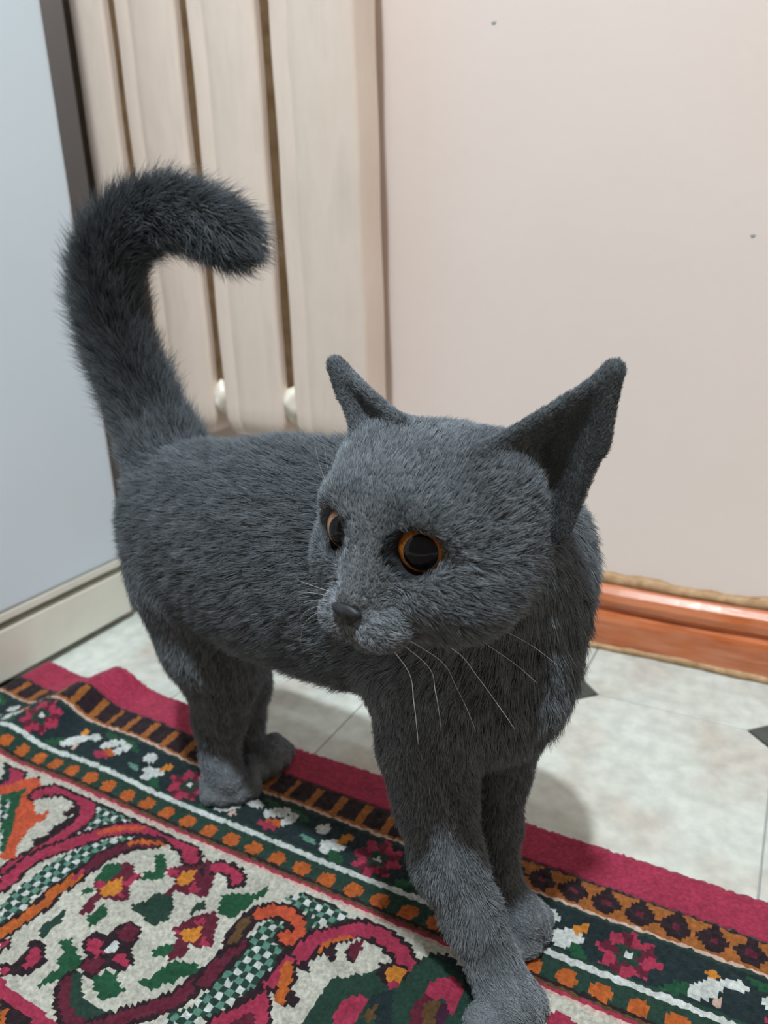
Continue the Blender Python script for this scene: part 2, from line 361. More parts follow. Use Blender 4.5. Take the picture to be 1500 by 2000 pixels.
# woven motifs of the field, read off four squares of the rug (A, B, C, D) and laid flat on it
SQ = dict(A=(0, 1280, 3.75), B=(0, 1600, 3.75), C=(400, 1600, 3.75), D=(700, 1600, 3.75), E=(1000, 1600, 3.0))
def rug_pt(sq, p):
    x0, y0, s = SQ[sq]; return at_floor(x0 + p[0] / s, y0 + p[1] / s, 0.008)[:2]
def P(sq, col, *pts): return ('poly', col, [rug_pt(sq, p) for p in pts])
def S(sq, col, hw, *pts, out='dark'):                   # stroke, half width in millimetres, dark outline
    return ('stroke', col, [rug_pt(sq, p) for p in pts], hw * 0.001, out)
FIELD = [
 P('A','teal',(690,1070),(770,1050),(1010,1160),(1070,1215),(900,1235),(740,1280),(640,1320),(590,1330),(660,1230)),
 P('B','teal',(0,650),(60,560),(160,480),(340,330),(560,220),(760,160),(1000,112),(1010,142),(880,195),(740,240),(660,300),(600,370),(470,430),(340,510),(230,600),(180,700),(60,760),(0,760)),
 P('C','teal',(0,1260),(100,1180),(220,1050),(300,900),(400,760),(550,735),(590,830),(575,960),(500,1080),(400,1180),(330,1250),(220,1330),(80,1420),(0,1460)),
 P('B','teal',(1150,1520),(1250,1420),(1400,1380),(1500,1280),(1500,1450),(1380,1540)),
 P('C','teal',(575,585),(720,535),(860,575),(1030,680),(1080,745),(900,775),(785,790),(765,690),(680,645)),
 S('A','crim',5.5,(0,680),(80,720),(120,800),(125,880),(100,940),(30,965)),
 P('A','navy',(0,740),(45,765),(75,850),(60,920),(0,940)), P('A','cream',(0,770),(28,785),(38,870),(0,915)),
 P('A','flame',(0,965),(150,930),(290,895),(300,960),(240,1050),(265,1180),(380,1125),(330,1195),(220,1265),(150,1345),(110,1475),(0,1495)),
 P('A','green',(0,1030),(200,980),(150,1050),(110,1180),(80,1290),(40,1430),(0,1450)),
 P('A','teal',(0,1090),(75,1050),(50,1180),(0,1225)), P('A','teal',(0,1290),(20,1280),(20,1400),(0,1420)),
 P('A','green',(180,805),(240,850),(320,825),(250,866)), P('A','green',(380,915),(410,885),(425,930),(510,965),(400,945)),
 P('A','dark',(440,1155),(560,1115),(620,1150),(500,1185)), P('A','dark',(230,1350),(330,1320),(400,1250),(540,1180),(640,1190),(560,1320),(380,1420),(260,1390)),
 S('A','crim',5.2,(275,1025),(380,1000),(500,1000),(590,1035),(645,1105),(635,1180),(580,1240),(480,1310),(360,1385),(220,1470),(60,1560)),
 P('A','dark',(370,1420),(560,1315),(590,1285),(510,1310)),
 P('A','white',(575,1310),(630,1265),(650,1290),(600,1325)),
 S('B','crim',5.0,(40,470),(130,375),(230,290),(340,235),(490,190),(640,140),(770,100),(920,72),(1080,68),(1200,105),(1300,150),(1370,210),(1410,290)),
 S('B','flame',2.6,(740,100),(920,70),(1040,66),out=None),
 P('B','dark',(1000,115),(1090,120),(1080,150),(1010,150)),
 S('B','maroon',4.0,(1150,172),(1000,182),(880,222),(760,275),(665,345),(590,400)),
 S('B','orange',1.8,(960,180),(1080,168),(1200,185),out=None),
 S('B','orange',4.2,(560,430),(420,520),(330,615),(180,720),(60,800),(-30,850)),
 S('B','crim',2.2,(590,385),(540,430),out=None),
 P('B','maroon',(690,440),(800,330),(880,320),(990,330),(980,420),(1045,415),(940,505),(960,590),(860,605),(740,585),(650,695),(585,695),(610,640),(700,560)),
 P('B','green',(690,435),(800,330),(880,315),(905,370),(830,440),(720,470)),
 P('B','gold',(715,490),(830,455),(890,425),(905,480),(860,562),(760,572)),
 P('B','crim',(695,455),(785,465),(715,525)), P('B','crim',(900,470),(1000,400),(1045,405),(930,505)), P('B','crim',(835,562),(890,515),(915,585)),
 P('B','green',(630,725),(765,610),(785,700),(720,765),(655,795)), P('B','green',(575,530),(695,495),(680,545),(600,555)),
 P('B','maroon',(1205,365),(1320,345),(1440,345),(1510,290),(1580,340),(1560,480),(1500,570),(1380,545),(1290,520),(1220,595),(1185,560),(1290,460)),
 P('B','gold',(1285,440),(1330,388),(1450,365),(1405,450),(1360,485),(1300,475)),
 P('B','crim',(1212,365),(1290,355),(1315,412),(1228,415)), P('B','crim',(1365,505),(1420,465),(1490,510),(1420,550)),
 P('B','green',(1135,270),(1190,255),(1225,300),(1200,425),(1120,445),(1035,445),(1060,375),(1140,400)),
 P('B','dkg',(965,620),(1060,600),(1140,540),(1275,560),(1275,640),(1230,735),(1130,775),(1065,740),(1060,700),(975,680)),
 P('B','maroon',(1245,785),(1330,765),(1420,705),(1520,680),(1590,760),(1560,900),(1500,945),(1400,910),(1330,1000),(1240,1045),(1225,1000),(1300,880)),
 P('B','gold',(1300,832),(1380,798),(1485,775),(1455,882),(1370,895)),
 P('B','crim',(1415,762),(1490,705),(1510,770)), P('B','crim',(1435,902),(1510,850),(1500,945)), P('B','crim',(1265,795),(1335,808),(1320,855)),
 P('B','green',(1105,970),(1180,930),(1265,905),(1275,960),(1200,1012),(1130,1005)),
 P('B','dkg',(1390,1290-640),(1470,1240-640),(1500,1230-640),(1500,1290-640),(1400,1330-640)),
 P('B','green',(1015,1170),(1100,1168),(1180,1078),(1290,1035),(1465,1055),(1430,1135),(1330,1155),(1290,1195),(1200,1205),(1110,1255),(1055,1232)),
 P('B','dark',(605,880),(680,825),(780,848),(850,785),(960,745),(1045,800),(1012,880),(955,940),(990,1060),(900,1115),(760,1085),(680,1165),(620,1135),(575,1072),(640,990),(598,940)),
 P('B','crim',(638,890),(700,862),(752,890),(742,950),(772,990),(700,1012),(648,970)), P('B','crim',(828,1010),(900,982),(948,1030),(932,1078),(848,1062)),
 P('B','maroon',(845,832),(950,762),(1028,802),(960,900),(882,880)), P('B','maroon',(590,1080),(680,1012),(772,1030),(720,1120),(650,1142)),
 P('B','white',(768,962),(840,898),(884,900),(852,952),(790,992)),
 P('B','green',(685,1150),(780,1105),(862,1130),(872,1220),(935,1250),(880,1285),(800,1312),(760,1345),(715,1280),(675,1240)),
 P('B','green',(435,900),(520,865),(545,950),(605,1000),(575,1060),(560,1112),(460,1150),(380,1190),(275,1228),(330,1150),(432,1090),(415,1040),(460,980)),
 P('B','dkg',(285,800),(370,740),(472,668),(462,735),(412,800),(330,862),(288,862)),
 P('B','dark',(0,1055),(100,1060),(180,980),(225,888),(290,875),(345,940),(335,1030),(275,1092),(200,1135),(60,1145),(0,1145)),
 P('B','crim',(158,1102),(208,1000),(250,925),(292,970),(302,1020),(230,1082)), P('B','crim',(0,1078),(62,1090),(50,1132),(0,1132)),
 P('B','dark',(0,870),(85,875),(75,935),(0,985)), P('B','crim',(0,888),(62,890),(40,932),(0,962)),
 P('B','brown',(-100,1230),(0,1270),(100,1350),(330,1520),(330,1700),(-100,1700)), P('B','dark',(0,1290),(100,1365),(290,1500),(150,1560),(0,1480)), P('B','orange',(0,1380),(52,1390),(42,1475),(20,1530),(0,1530)),
 S('B','crim',3.4,(-60,1180),(0,1232),(100,1312),(220,1402),(340,1492),(480,1600),out=None),
 S('B','maroon',4.2,(505,1185),(478,1300),(492,1400),(560,1480),(660,1545)),
 S('B','dkg',3.6,(560,1165),(552,1300),(592,1370),(680,1430),(800,1455),(950,1435),(1060,1392),out=None),
 S('B','maroon',4.2,(660,1545),(780,1500),(1010,1422),(1160,1372),(1280,1322),(1400,1232),(1500,1152)),
 S('C','maroon',4.2,(0,1190),(100,1080),(200,970),(250,920)),
 S('C','brown',3.2,(205,880),(290,762),(370,690)),
 S('C','dark',2.4,(110,1440),(260,1345),(400,1225),(520,1095),(600,960),(600,860),out=None),
 S('C','flame',4.2,(400,692),(500,665),(590,682),(665,735),(712,795),(690,855),(640,885),(590,865)),
 P('C','dkg',(760,640),(790,700),(790,790),(900,790),(1080,755),(1060,790),(860,830),(740,880),(730,780)),
 P('C','dark',(690,1060),(780,960),(880,920),(965,930),(950,1055),(870,1000),(760,1050),(775,1135),(680,1115)),
 S('C','crim',4.8,(690,1010),(760,920),(840,870),(930,852),(1030,822),(1140,802),(1250,832),(1340,882),(1430,962),(1485,1060)),
 S('C','orange',1.8,(850,950),(910,905),(1000,882),(1065,866),out=None),
 P('C','maroon',(1055,920),(1165,878),(1155,960),(1100,1045),(1055,1005)), P('C','dark',(1020,960),(1060,930),(1060,1000),(1110,1060),(1060,1050)),
 P('C','dark',(630,1085),(690,1170),(620,1250),(700,1310),(660,1380),(550,1365),(580,1270),(620,1180)),
 S('C','crim',3.8,(600,1045),(575,1125),(510,1190),(470,1212)),
 S('C','orange',3.6,(605,1075),(590,1180),(560,1285),(545,1325),out=None),
 P('C','dark',(0,1470),(110,1400),(260,1350),(400,1240),(470,1230),(500,1340),(480,1520),(0,1560)),
 P('C','crim',(0,1520),(110,1432),(250,1382),(370,1302),(462,1252),(472,1340),(462,1520)),
 P('C','maroon',(170,1520),(270,1440),(352,1418),(362,1520)),
 P('C','dkg',(690,1520),(780,1380),(860,1268),(928,1178),(1010,1158),(1200,1128),(1258,1098),(1330,1160),(1420,1200),(1510,1150),(1700,1150),(1700,1600),(690,1600)),
 P('C','navy',(1200,1300),(1350,1258),(1500,1300),(1500,1560),(1250,1560)),
 P('C','crim',(918,1520),(960,1410),(1000,1338),(1080,1298),(1185,1298),(1185,1370),(1130,1422),(1080,1520)),
 P('C','brown',(1160,1430),(1262,1348),(1242,1452),(1180,1520)),
 P('C','dark',(1280,1060),(1400,1040),(1480,1090),(1470,1190),(1380,1230),(1300,1190),(1260,1130)),
 P('C','gold',(1318,1100),(1400,1068),(1465,1110),(1452,1182),(1380,1202),(1338,1172)), P('C','crim',(1348,1200),(1442,1178),(1442,1242),(1336,1242)),
 P('D','dkg',(390,1100),(520,985),(650,990),(750,1070),(830,1200),(870,1350),(1000,1500),(1000,1700),(250,1700),(250,1320),(330,1180)),
 P('D','navy',(500,1000),(650,985),(760,1080),(840,1200),(880,1350),(840,1360),(790,1230),(720,1120),(640,1050)),
 P('D','crim',(478,1292),(540,1190),(620,1142),(712,1168),(768,1240),(742,1322),(700,1424),(648,1424),(640,1332),(560,1302)),
 P('D','maroon',(365,1520),(400,1350),(478,1292),(560,1302),(480,1382),(468,1520)), P('D','brown',(456,1520),(480,1350),(560,1308),(622,1340),(600,1452),(540,1520)),
 P('D','purple',(600,1340),(652,1360),(662,1442),(600,1520),(540,1520)),
 P('E','crim',(200,1150),(280,1118),(360,1180),(420,1260),(210,1260)),
 S('C','crim',3.6,(30,362),(110,350),(190,370),(240,420),(236,455)),
 P('C','maroon',(0,310),(45,295),(35,470),(0,525)), P('C','maroon',(0,690),(60,668),(105,720),(60,792),(0,825)), P('C','crim',(0,868),(32,890),(20,922),(0,935)),
 P('C','green',(130,560),(200,538),(390,538),(440,485),(475,495),(430,572),(370,592),(320,642),(190,725),(108,702),(96,640)),
]
def in_poly(X, Y, pts):
    inside = np.zeros(X.shape, bool); n = len(pts)
    for i in range(n):
        x1, y1 = pts[i]; x2, y2 = pts[(i + 1) % n]
        if y1 == y2: continue
        cross = ((y1 > Y) != (y2 > Y)) & (X < (x2 - x1) * (Y - y1) / (y2 - y1) + x1)
        inside ^= cross
    return inside
def seg_dist(X, Y, pts):
    d = np.full(X.shape, 9.0)
    for (x1, y1), (x2, y2) in zip(pts[:-1], pts[1:]):
        dx, dy = x2 - x1, y2 - y1; L = dx * dx + dy * dy + 1e-12
        t = np.clip(((X - x1) * dx + (Y - y1) * dy) / L, 0, 1)
        d = np.minimum(d, np.hypot(X - x1 - t * dx, Y - y1 - t * dy))
    return d
nx = int(round((RUG_X1 - RUG_X0) / KN)); ny = int(round((RUG_Y - RUG_Y0) / KN))
gx = RUG_X0 + (np.arange(nx) + 0.5) * KN; gy = RUG_Y - (np.arange(ny) + 0.5) * KN
GX, GY = np.meshgrid(gx, gy, indexing='ij')
tint = np.full((nx, ny), PIDX['cream'])
# the field repeats beyond the part described above: it is carried on by shifting along the border and mirroring away from it
REP, FYa = 0.19, 0.205
known = (GY > 0.352 - (GX + 0.594) * 0.752 - 0.012) & (GY > 0.262 + (GX + 0.171) * 0.508 - 0.012)
MY = 0.329 - np.abs(((0.329 - GY) + (0.329 - FYa)) % (2 * (0.329 - FYa)) - (0.329 - FYa)); MY = np.where(known, GY, MY)
xl = -0.594 + (0.352 - MY) / 0.752; xr = -0.171 + (MY - 0.262) / 0.508
MX = np.where(known, GX, xl + (GX - xl) % np.minimum(REP, np.maximum(xr - xl, 0.05)))
for it in FIELD:
    pts = it[2]
    if it[0] == 'poly': tint[in_poly(MX, MY, pts)] = PIDX[it[1]]
    else:
        d = seg_dist(MX, MY, pts)
        if it[4]: tint[(d < it[3] + 0.0028) & (d >= it[3])] = PIDX[it[4]]
        tint[d < it[3]] = PIDX[it[1]]
# teal areas are a lattice of pale knots on green
te = tint == PIDX['teal']; ki = np.floor(GX / KN).astype(int); kj = np.floor(GY / KN).astype(int)
tint[te & (((ki % 4) < 2) ^ ((kj % 4) < 2))] = PIDX['dkg']
tint[te & ((ki % 4) < 2) & ((kj % 4) < 2)] = PIDX['white']
# border bands, counted inwards from the edge
def band(hi, lo): return (GY <= hi) & (GY > lo)
tint[band(1, 0.422)] = PIDX['crim']
b2 = band(0.422, 0.396); tint[b2] = PIDX['dark']
ph = (GX + 0.069) / 0.0215; fr_ = np.abs(ph - np.round(ph)); vv = np.abs(GY - 0.4075)
left = GX < -0.20
tint[b2 & (GY < 0.4185) & (GY > 0.397) & left & (fr_ > 0.35)] = PIDX['ochre']
tint[b2 & (GY < 0.4185) & (GY > 0.396) & ~left & (fr_ * 0.0215 + vv * 0.8 > 0.0105)] = PIDX['ochre']
tint[b2 & (GY < 0.3995)] = PIDX['ochre']
tint[b2 & (fr_ < 0.12) & (vv < 0.002) & ~left] = PIDX['maroon']
tint[band(0.3975, 0.3935)] = PIDX['pink']
b3 = band(0.3935, 0.3575); tint[b3] = PIDX['navy']
tint[b3 & ((GY > 0.3915) | (GY < 0.3605))] = PIDX['dkg']
def ell(cx, cy, rx, ry, col, rot=0.0, where=None):
    c_, s_ = math.cos(rot), math.sin(rot); k = ((U * c_ + V * s_))
    x = (U - cx) * c_ + (V - cy) * s_; y = -(U - cx) * s_ + (V - cy) * c_
    tint[b3 & ((x / rx) ** 2 + (y / ry) ** 2 < 1)] = PIDX[col]
U = ((GX + 0.048 + 0.086) % 0.1725) - 0.086; V = GY - 0.3745
rr = np.hypot(U, V * 1.05); th = np.arctan2(V, U)
tint[b3 & (rr < 0.0165 + 0.003 * np.cos(8 * th))] = PIDX['crim']
tint[b3 & (rr < 0.0165) & (np.cos(5 * th + 0.6) < -0.45) & (rr > 0.006)] = PIDX['maroon']
tint[b3 & (rr < 0.0085)] = PIDX['dkg']; tint[b3 & (rr < 0.0085) & (np.cos(4 * th) > 0.6) & (rr > 0.004)] = PIDX['maroon']; tint[b3 & (rr < 0.0026)] = PIDX['white']
for m in (1, -1):                                         # leafy fill between the roses
    ell(m * 0.030, -0.010, 0.010, 0.004, 'green', 0.5 * m); ell(m * 0.075, 0.012, 0.012, 0.003, 'green', -0.3)
ell(0.044, -0.004, 0.0115, 0.0056, 'white', 0.75); ell(0.059, 0.006, 0.0085, 0.0042, 'white', 0.15); ell(0.046, 0.008, 0.004, 0.003, 'gold'); ell(0.051, -0.010, 0.0030, 0.0030, 'pink')
for s_, cx in ((1, 0.084), (1, -0.0885)):
    ell(cx - 0.002, 0.006, 0.0105, 0.0050, 'white', 0.6); ell(cx + 0.0105, 0.004, 0.0045, 0.0085, 'white', -0.35); ell(cx + 0.002, -0.0045, 0.0065, 0.0045, 'orange'); ell(cx - 0.001, -0.0085, 0.0085, 0.0034, 'crim')
ell(-0.050, 0.0075, 0.0056, 0.0056, 'white'); ell(-0.036, -0.003, 0.0105, 0.0048, 'white', 0.15); ell(-0.038, -0.0085, 0.005, 0.005, 'white'); ell(-0.030, 0.0065, 0.0034, 0.006, 'gold', -0.5); ell(-0.055, -0.006, 0.007, 0.0022, 'teal', -0.2)
tint[band(0.3580, 0.3520)] = PIDX['white']
b5 = band(0.3520, 0.3320); tint[b5] = PIDX['dkg']; tint[b5 & (GY < 0.3385)] = PIDX['brown']; tint[b5 & (GY < 0.3385) & (GY > 0.335)] = PIDX['dark']
uo = ((GX + 0.284 + 0.01035) % 0.0207) - 0.01035
tint[b5 & ((uo / 0.0064) ** 2 + ((GY - 0.3425) / 0.0062) ** 2 < 1)] = PIDX['orange']
tint[band(0.3320, 0.3298)] = PIDX['crim']; tint[band(0.3298, 0.3260)] = PIDX['cream']; tint[band(0.3298, 0.3276)] = PIDX['pink']
e5 = band(0.3255, 0.3240) & (tint != PIDX['cream']); tint[e5] = PIDX['dark']

def rug_z(x, y):                                          # a rumple where the rug meets the refrigerator
    v = RUG_Y - y
    fade = np.clip(1 - (v - 0.02) / 0.16, 0, 1); fade = fade * fade * (3 - 2 * fade)
    g1 = 0.024 * np.exp(-((x + 0.548 + 0.35 * v) / 0.030) ** 2)
    g2 = 0.010 * np.exp(-((x + 0.480) / 0.07) ** 2)
    g3 = 0.007 * np.exp(-((x + 0.655) / 0.035) ** 2)
    return fade * (g1 + g2 + g3) + 0.0006 * np.sin(x * 37 + y * 11) * np.sin(y * 29)
PILE = 0.008
rug = empty('rug', ((RUG_X0 + RUG_X1) / 2, (RUG_Y + RUG_Y0) / 2, 0), label='patterned oriental wool rug with crimson edge under the cat', category='rug')
pal = np.array([s2l(PC[n]) for n in PNAMES])
def mat_pile():
    a = Mat('wool_pile', (150, 150, 150), 0.95, 0.1)
    at_ = a.node('ShaderNodeAttribute', attribute_name='knot'); at_.attribute_type = 'GEOMETRY'
    n = a.noise(a.world(), 420, 3); m = a.noise(a.world(), 60, 3)
    k = a.ramp(n, [(0.3, (205, 205, 205)), (0.7, (255, 255, 255))])
    c1 = a.mix(1.0, at_.outputs['Color'], k, 'MULTIPLY')
    k2 = a.ramp(m, [(0.3, (228, 228, 228)), (0.7, (255, 255, 255))])
    a.colour(a.mix(1.0, c1, k2, 'MULTIPLY'))
    a.bump(n, 0.0015, 0.6)
    a.b.inputs['Sheen Weight'].default_value = 0.15; a.b.inputs['Sheen Roughness'].default_value = 0.5
    return a.m
M['pile'] = mat_pile()
def rug_mesh(name, j0, j1, jit):
    ex = RUG_X0 + np.arange(nx + 1) * KN; ey = RUG_Y - np.arange(j0, j1 + 1) * KN
    X, Y = np.meshgrid(ex, ey, indexing='ij'); n1, n2 = X.shape
    Xj = X + rng.normal(0, KN * 0.10, X.shape); Yj = Y + rng.normal(0, KN * 0.10, X.shape)
    Zt = PILE + rug_z(X, Y) + rng.normal(0, jit, X.shape)
    if j0 == 0: Yj[:, 0] = Y[:, 0] + rng.normal(0, 0.0006, n1)
    top = np.stack([Xj, Yj, Zt], -1).reshape(-1, 3)
    idx = np.arange(n1 * n2).reshape(n1, n2)
    quads = np.stack([idx[:-1, :-1], idx[:-1, 1:], idx[1:, 1:], idx[1:, :-1]], -1).reshape(-1, 4)
    cols = pal[tint[:, j0:j1]].reshape(-1, 3)
    # skirt down to the floor along the outline
    ring = np.concatenate([idx[:, 0], idx[-1, 1:], idx[-2::-1, -1], idx[0, -2:0:-1]])
    low = top[ring].copy(); low[:, 2] -= PILE * 0.97; low[:, 2] = np.maximum(low[:, 2], 0.0006)
    base = len(top); k = len(ring); a = np.arange(k); b = (a + 1) % k
    sq = np.stack([ring[a], ring[b], base + b, base + a], -1)
    verts = np.concatenate([top, low]); faces = np.concatenate([quads, sq])
    cols = np.concatenate([cols, np.repeat(pal[[PIDX['crim']]] if j0 == 0 else pal[[PIDX['brown']]], k, 0)])
    verts = verts - np.array(rug.location)
    me = bpy.data.meshes.new(name)
    me.vertices.add(len(verts)); me.vertices.foreach_set('co', verts.ravel())
    me.loops.add(len(faces) * 4); me.loops.foreach_set('vertex_index', faces.ravel())
    me.polygons.add(len(faces)); me.polygons.foreach_set('loop_start', np.arange(len(faces)) * 4)
    me.update(calc_edges=True)
    ca = me.color_attributes.new('knot', 'FLOAT_COLOR', 'CORNER')
    cc = np.ones((len(faces), 4, 4), np.float32); cc[:, :, :3] = (cols * rng.uniform(0.86, 1.08, (len(cols), 1)))[:, None, :]
    ca.data.foreach_set('color', cc.ravel())
    return me
jb = int(round((RUG_Y - 0.422) / KN))
link('pile', rug_mesh('pile', jb, ny, 0.0006), M['pile'], rug)
link('edge_band', rug_mesh('edge_band', 0, jb, 0.00015), M['pile'], rug, label='plain crimson woven edge')

# ------------------------------------------------------------------ the cat
# Built in a frame turned with its root: x to the right of the camera heading, y along it, z up.
RUG_TOP = 0.0082
cat = empty('cat', (0, 0, 0), YAW, label='grey short-haired cat standing on the rug with raised curled tail', category='cat')

HC = np.array([0.020, 0.347, 0.287]); HS = 0.0105          # head centre, metres per head unit
_hy, _hp, _hr = math.radians(41), math.radians(-1.0), math.radians(0.0)
_F = np.array([-math.sin(_hy), -math.cos(_hy), 0]); _U = np.array([0, 0, 1.0]); _L = np.cross(_U, _F)
hF = math.cos(_hp) * _F - math.sin(_hp) * _U; hU = math.cos(_hp) * _U + math.sin(_hp) * _F
hL, hU = math.cos(_hr) * _L + math.sin(_hr) * hU, -math.sin(_hr) * _L + math.cos(_hr) * hU
def hd(f, l, u): return HC + HS * (f * hF + l * hL + u * hU)
HROT = np.stack([hF, hL, hU], 0)                           # rows: world -> head axes

body_dir = np.array([0.73, -0.684, 0]); body_dir /= np.linalg.norm(body_dir)
body_lat = np.array([body_dir[1], -body_dir[0], 0])        # towards the flank the camera sees
BROT = np.stack([body_dir, body_lat, np.array([0, 0, 1.0])], 0)
BACK = -body_dir; DOWN = np.array([0, 0, -1.0])

LO = np.array([-0.305, 0.255, -0.004]); HI = np.array([0.175, 0.665, 0.575]); VX = 0.0020
DIM = np.ceil((HI - LO) / VX).astype(int) + 1
GRID = np.full(DIM, 0.5, np.float32)
PRIMS = []                                                 # (kind, data, flow, hair length, tag)

def d_cone(Q, a, b, ra, rb):
    ba = b - a; L = ba @ ba
    t = np.clip(((Q - a) @ ba) / L, 0, 1)
    return np.linalg.norm(Q - a - t[..., None] * ba, axis=-1) - (ra + (rb - ra) * t)
def d_ell(Q, c, r, rot):
    q = (Q - c) @ rot.T; k0 = np.linalg.norm(q / r, axis=-1); k1 = np.linalg.norm(q / (r * r), axis=-1)
    return k0 * (k0 - 1) / np.maximum(k1, 1e-6)
def d_tri(Q, a, b, c, th):
    ba, cb, ac = b - a, c - b, a - c; n = np.cross(ba, ac); nn = n @ n
    pa, pb, pc = Q - a, Q - b, Q - c
    s = np.sign(pa @ np.cross(ba, n)) + np.sign(pb @ np.cross(cb, n)) + np.sign(pc @ np.cross(ac, n))
    def seg(p, e): return ((p - np.clip((p @ e) / (e @ e), 0, 1)[..., None] * e) ** 2).sum(-1)
    d2 = np.where(s < 2.0, np.minimum(np.minimum(seg(pa, ba), seg(pb, cb)), seg(pc, ac)), (pa @ n) ** 2 / nn)
    return np.sqrt(d2) - th
def evaluate(p, Q):
    k, a = p[0], p[1]
    return d_cone(Q, *a) if k == 'cone' else d_ell(Q, *a) if k == 'ell' else d_tri(Q, *a)
def bounds(p):
    k, a = p[0], p[1]
    if k == 'cone': pts = [a[0] - a[2], a[0] + a[2], a[1] - a[3], a[1] + a[3]]
    elif k == 'ell': m = np.max(a[1]); pts = [a[0] - m, a[0] + m]
    else: pts = [q + s * a[3] for q in a[:3] for s in (-1, 1)]
    pts = np.array(pts); return pts.min(0), pts.max(0)
def block(p, pad):
    lo, hi = bounds(p)
    i0 = np.clip(np.floor((lo - pad - LO) / VX).astype(int), 0, DIM); i1 = np.clip(np.ceil((hi + pad - LO) / VX).astype(int) + 1, 0, DIM)
    sl = tuple(slice(a, b) for a, b in zip(i0, i1))
    ax = [LO[k] + VX * np.arange(i0[k], i1[k]) for k in range(3)]
    return sl, np.stack(np.meshgrid(*ax, indexing='ij'), -1)
def add(p, k=0.012):
    sl, Q = block(p, k + 0.006); d = evaluate(p, Q).astype(np.float32); g = GRID[sl]
    h = np.maximum(k - np.abs(g - d), 0) / k
    GRID[sl] = np.minimum(g, d) - h * h * k * 0.25
def cut(p, k=0.003):
    sl, Q = block(p, k + 0.006); d = -evaluate(p, Q).astype(np.float32); g = GRID[sl]
    h = np.maximum(k - np.abs(g - d), 0) / k
    GRID[sl] = np.maximum(g, d) + h * h * k * 0.25
def cone(a, b, ra, rb, flow, hair, tag='', k=0.012):
    p = ('cone', (np.asarray(a, float), np.asarray(b, float), ra, rb), np.asarray(flow, float), hair, tag); PRIMS.append(p); add(p, k)
def ell(c, r, flow, hair, rot=None, tag='', k=0.012):
    p = ('ell', (np.asarray(c, float), np.asarray(r, float), np.eye(3) if rot is None else rot), np.asarray(flow, float), hair, tag); PRIMS.append(p); add(p, k)
def chain(pts, flow, hair, tag='', k=0.010):               # pts: (point, radius)
    for (a, ra), (b, rb) in zip(pts[:-1], pts[1:]):
        cone(a, b, ra, rb, (b - a) / np.linalg.norm(b - a) if flow is None else flow, hair, tag, k)
def tri(a, b, c, th, flow, hair, tag='', k=0.004):
    p = ('tri', (a, b, c, th), np.asarray(flow, float), hair, tag); PRIMS.append(p); add(p, k)

# trunk
fb = BACK + 0.35 * DOWN
ell(at(378, 1030, 0.532), (0.062, 0.045, 0.054), fb, 0.012, BROT, 'rump', 0.03)
ell(at(470, 1065, 0.497), (0.078, 0.052, 0.066), fb, 0.013, BROT, 'trunk', 0.03)
ell(at(610, 1090, 0.458), (0.082, 0.056, 0.074), fb, 0.013, BROT, 'trunk', 0.03)
ell(at(800, 1120, 0.422), (0.075, 0.058, 0.076), fb, 0.012, BROT, 'trunk', 0.03)
ell(at(920, 1190, 0.398), (0.054, 0.053, 0.070), 0.6 * BACK + DOWN, 0.012, BROT, 'chest', 0.03)
ell(at(955, 1320, 0.384), (0.040, 0.045, 0.044), DOWN, 0.012, BROT, 'chest', 0.03)
cone(at(960, 1120, 0.400), hd(-1.5, 0, -0.5), 0.052, 0.045, 0.5 * BACK + DOWN, 0.012, 'neck', 0.02)
cone(at(978, 1060, 0.405), hd(-2.5, 0.6, -1.5), 0.040, 0.037, 0.5 * BACK + DOWN, 0.012, 'neck', 0.02)
# hind legs
chain([(at(388, 1130, 0.518), 0.046), (at(418, 1250, 0.512), 0.034), (at(434, 1330, 0.514), 0.0215), (at(428, 1400, 0.520), 0.0150), (at(430, 1470, 0.516), 0.0130)], DOWN, 0.008, 'leg', 0.016)
chain([(at(430, 1470, 0.516), 0.0130), (at(436, 1506, 0.510), 0.0140), (at(446, 1524, 0.502), 0.0125)], body_dir, 0.0035, 'paw', 0.006)
chain([(at(440, 1230, 0.540), 0.038), (at(470, 1340, 0.545), 0.020), (at(474, 1400, 0.552), 0.0140), (at(482, 1450, 0.552), 0.0125)], DOWN, 0.008, 'leg', 0.012)
chain([(at(482, 1450, 0.552), 0.0125), (at(502, 1474, 0.547), 0.0140), (at(526, 1480, 0.539), 0.0130)], body_dir, 0.0035, 'paw', 0.006)
# fore legs
chain([(at(835, 1330, 0.385), 0.034), (at(838, 1450, 0.374), 0.0265), (at(850, 1560, 0.362), 0.0205), (at(874, 1680, 0.349), 0.0180), (at(924, 1790, 0.336), 0.0142), (at(962, 1880, 0.326), 0.0130)], DOWN, 0.0055, 'leg', 0.012)
chain([(at(962, 1880, 0.326), 0.0130), (at(984, 1935, 0.319), 0.0148), (at(1004, 1962, 0.309), 0.0140)], body_dir, 0.003, 'paw', 0.006)
chain([(at(975, 1400, 0.402), 0.030), (at(970, 1500, 0.398), 0.0185), (at(963, 1610, 0.390), 0.0150), (at(963, 1690, 0.383), 0.0128), (at(980, 1745, 0.377), 0.0130)], DOWN, 0.0055, 'leg', 0.010)
chain([(at(980, 1745, 0.377), 0.0130), (at(1000, 1780, 0.371), 0.0145), (at(1024, 1796, 0.363), 0.0138)], body_dir, 0.003, 'paw', 0.006)
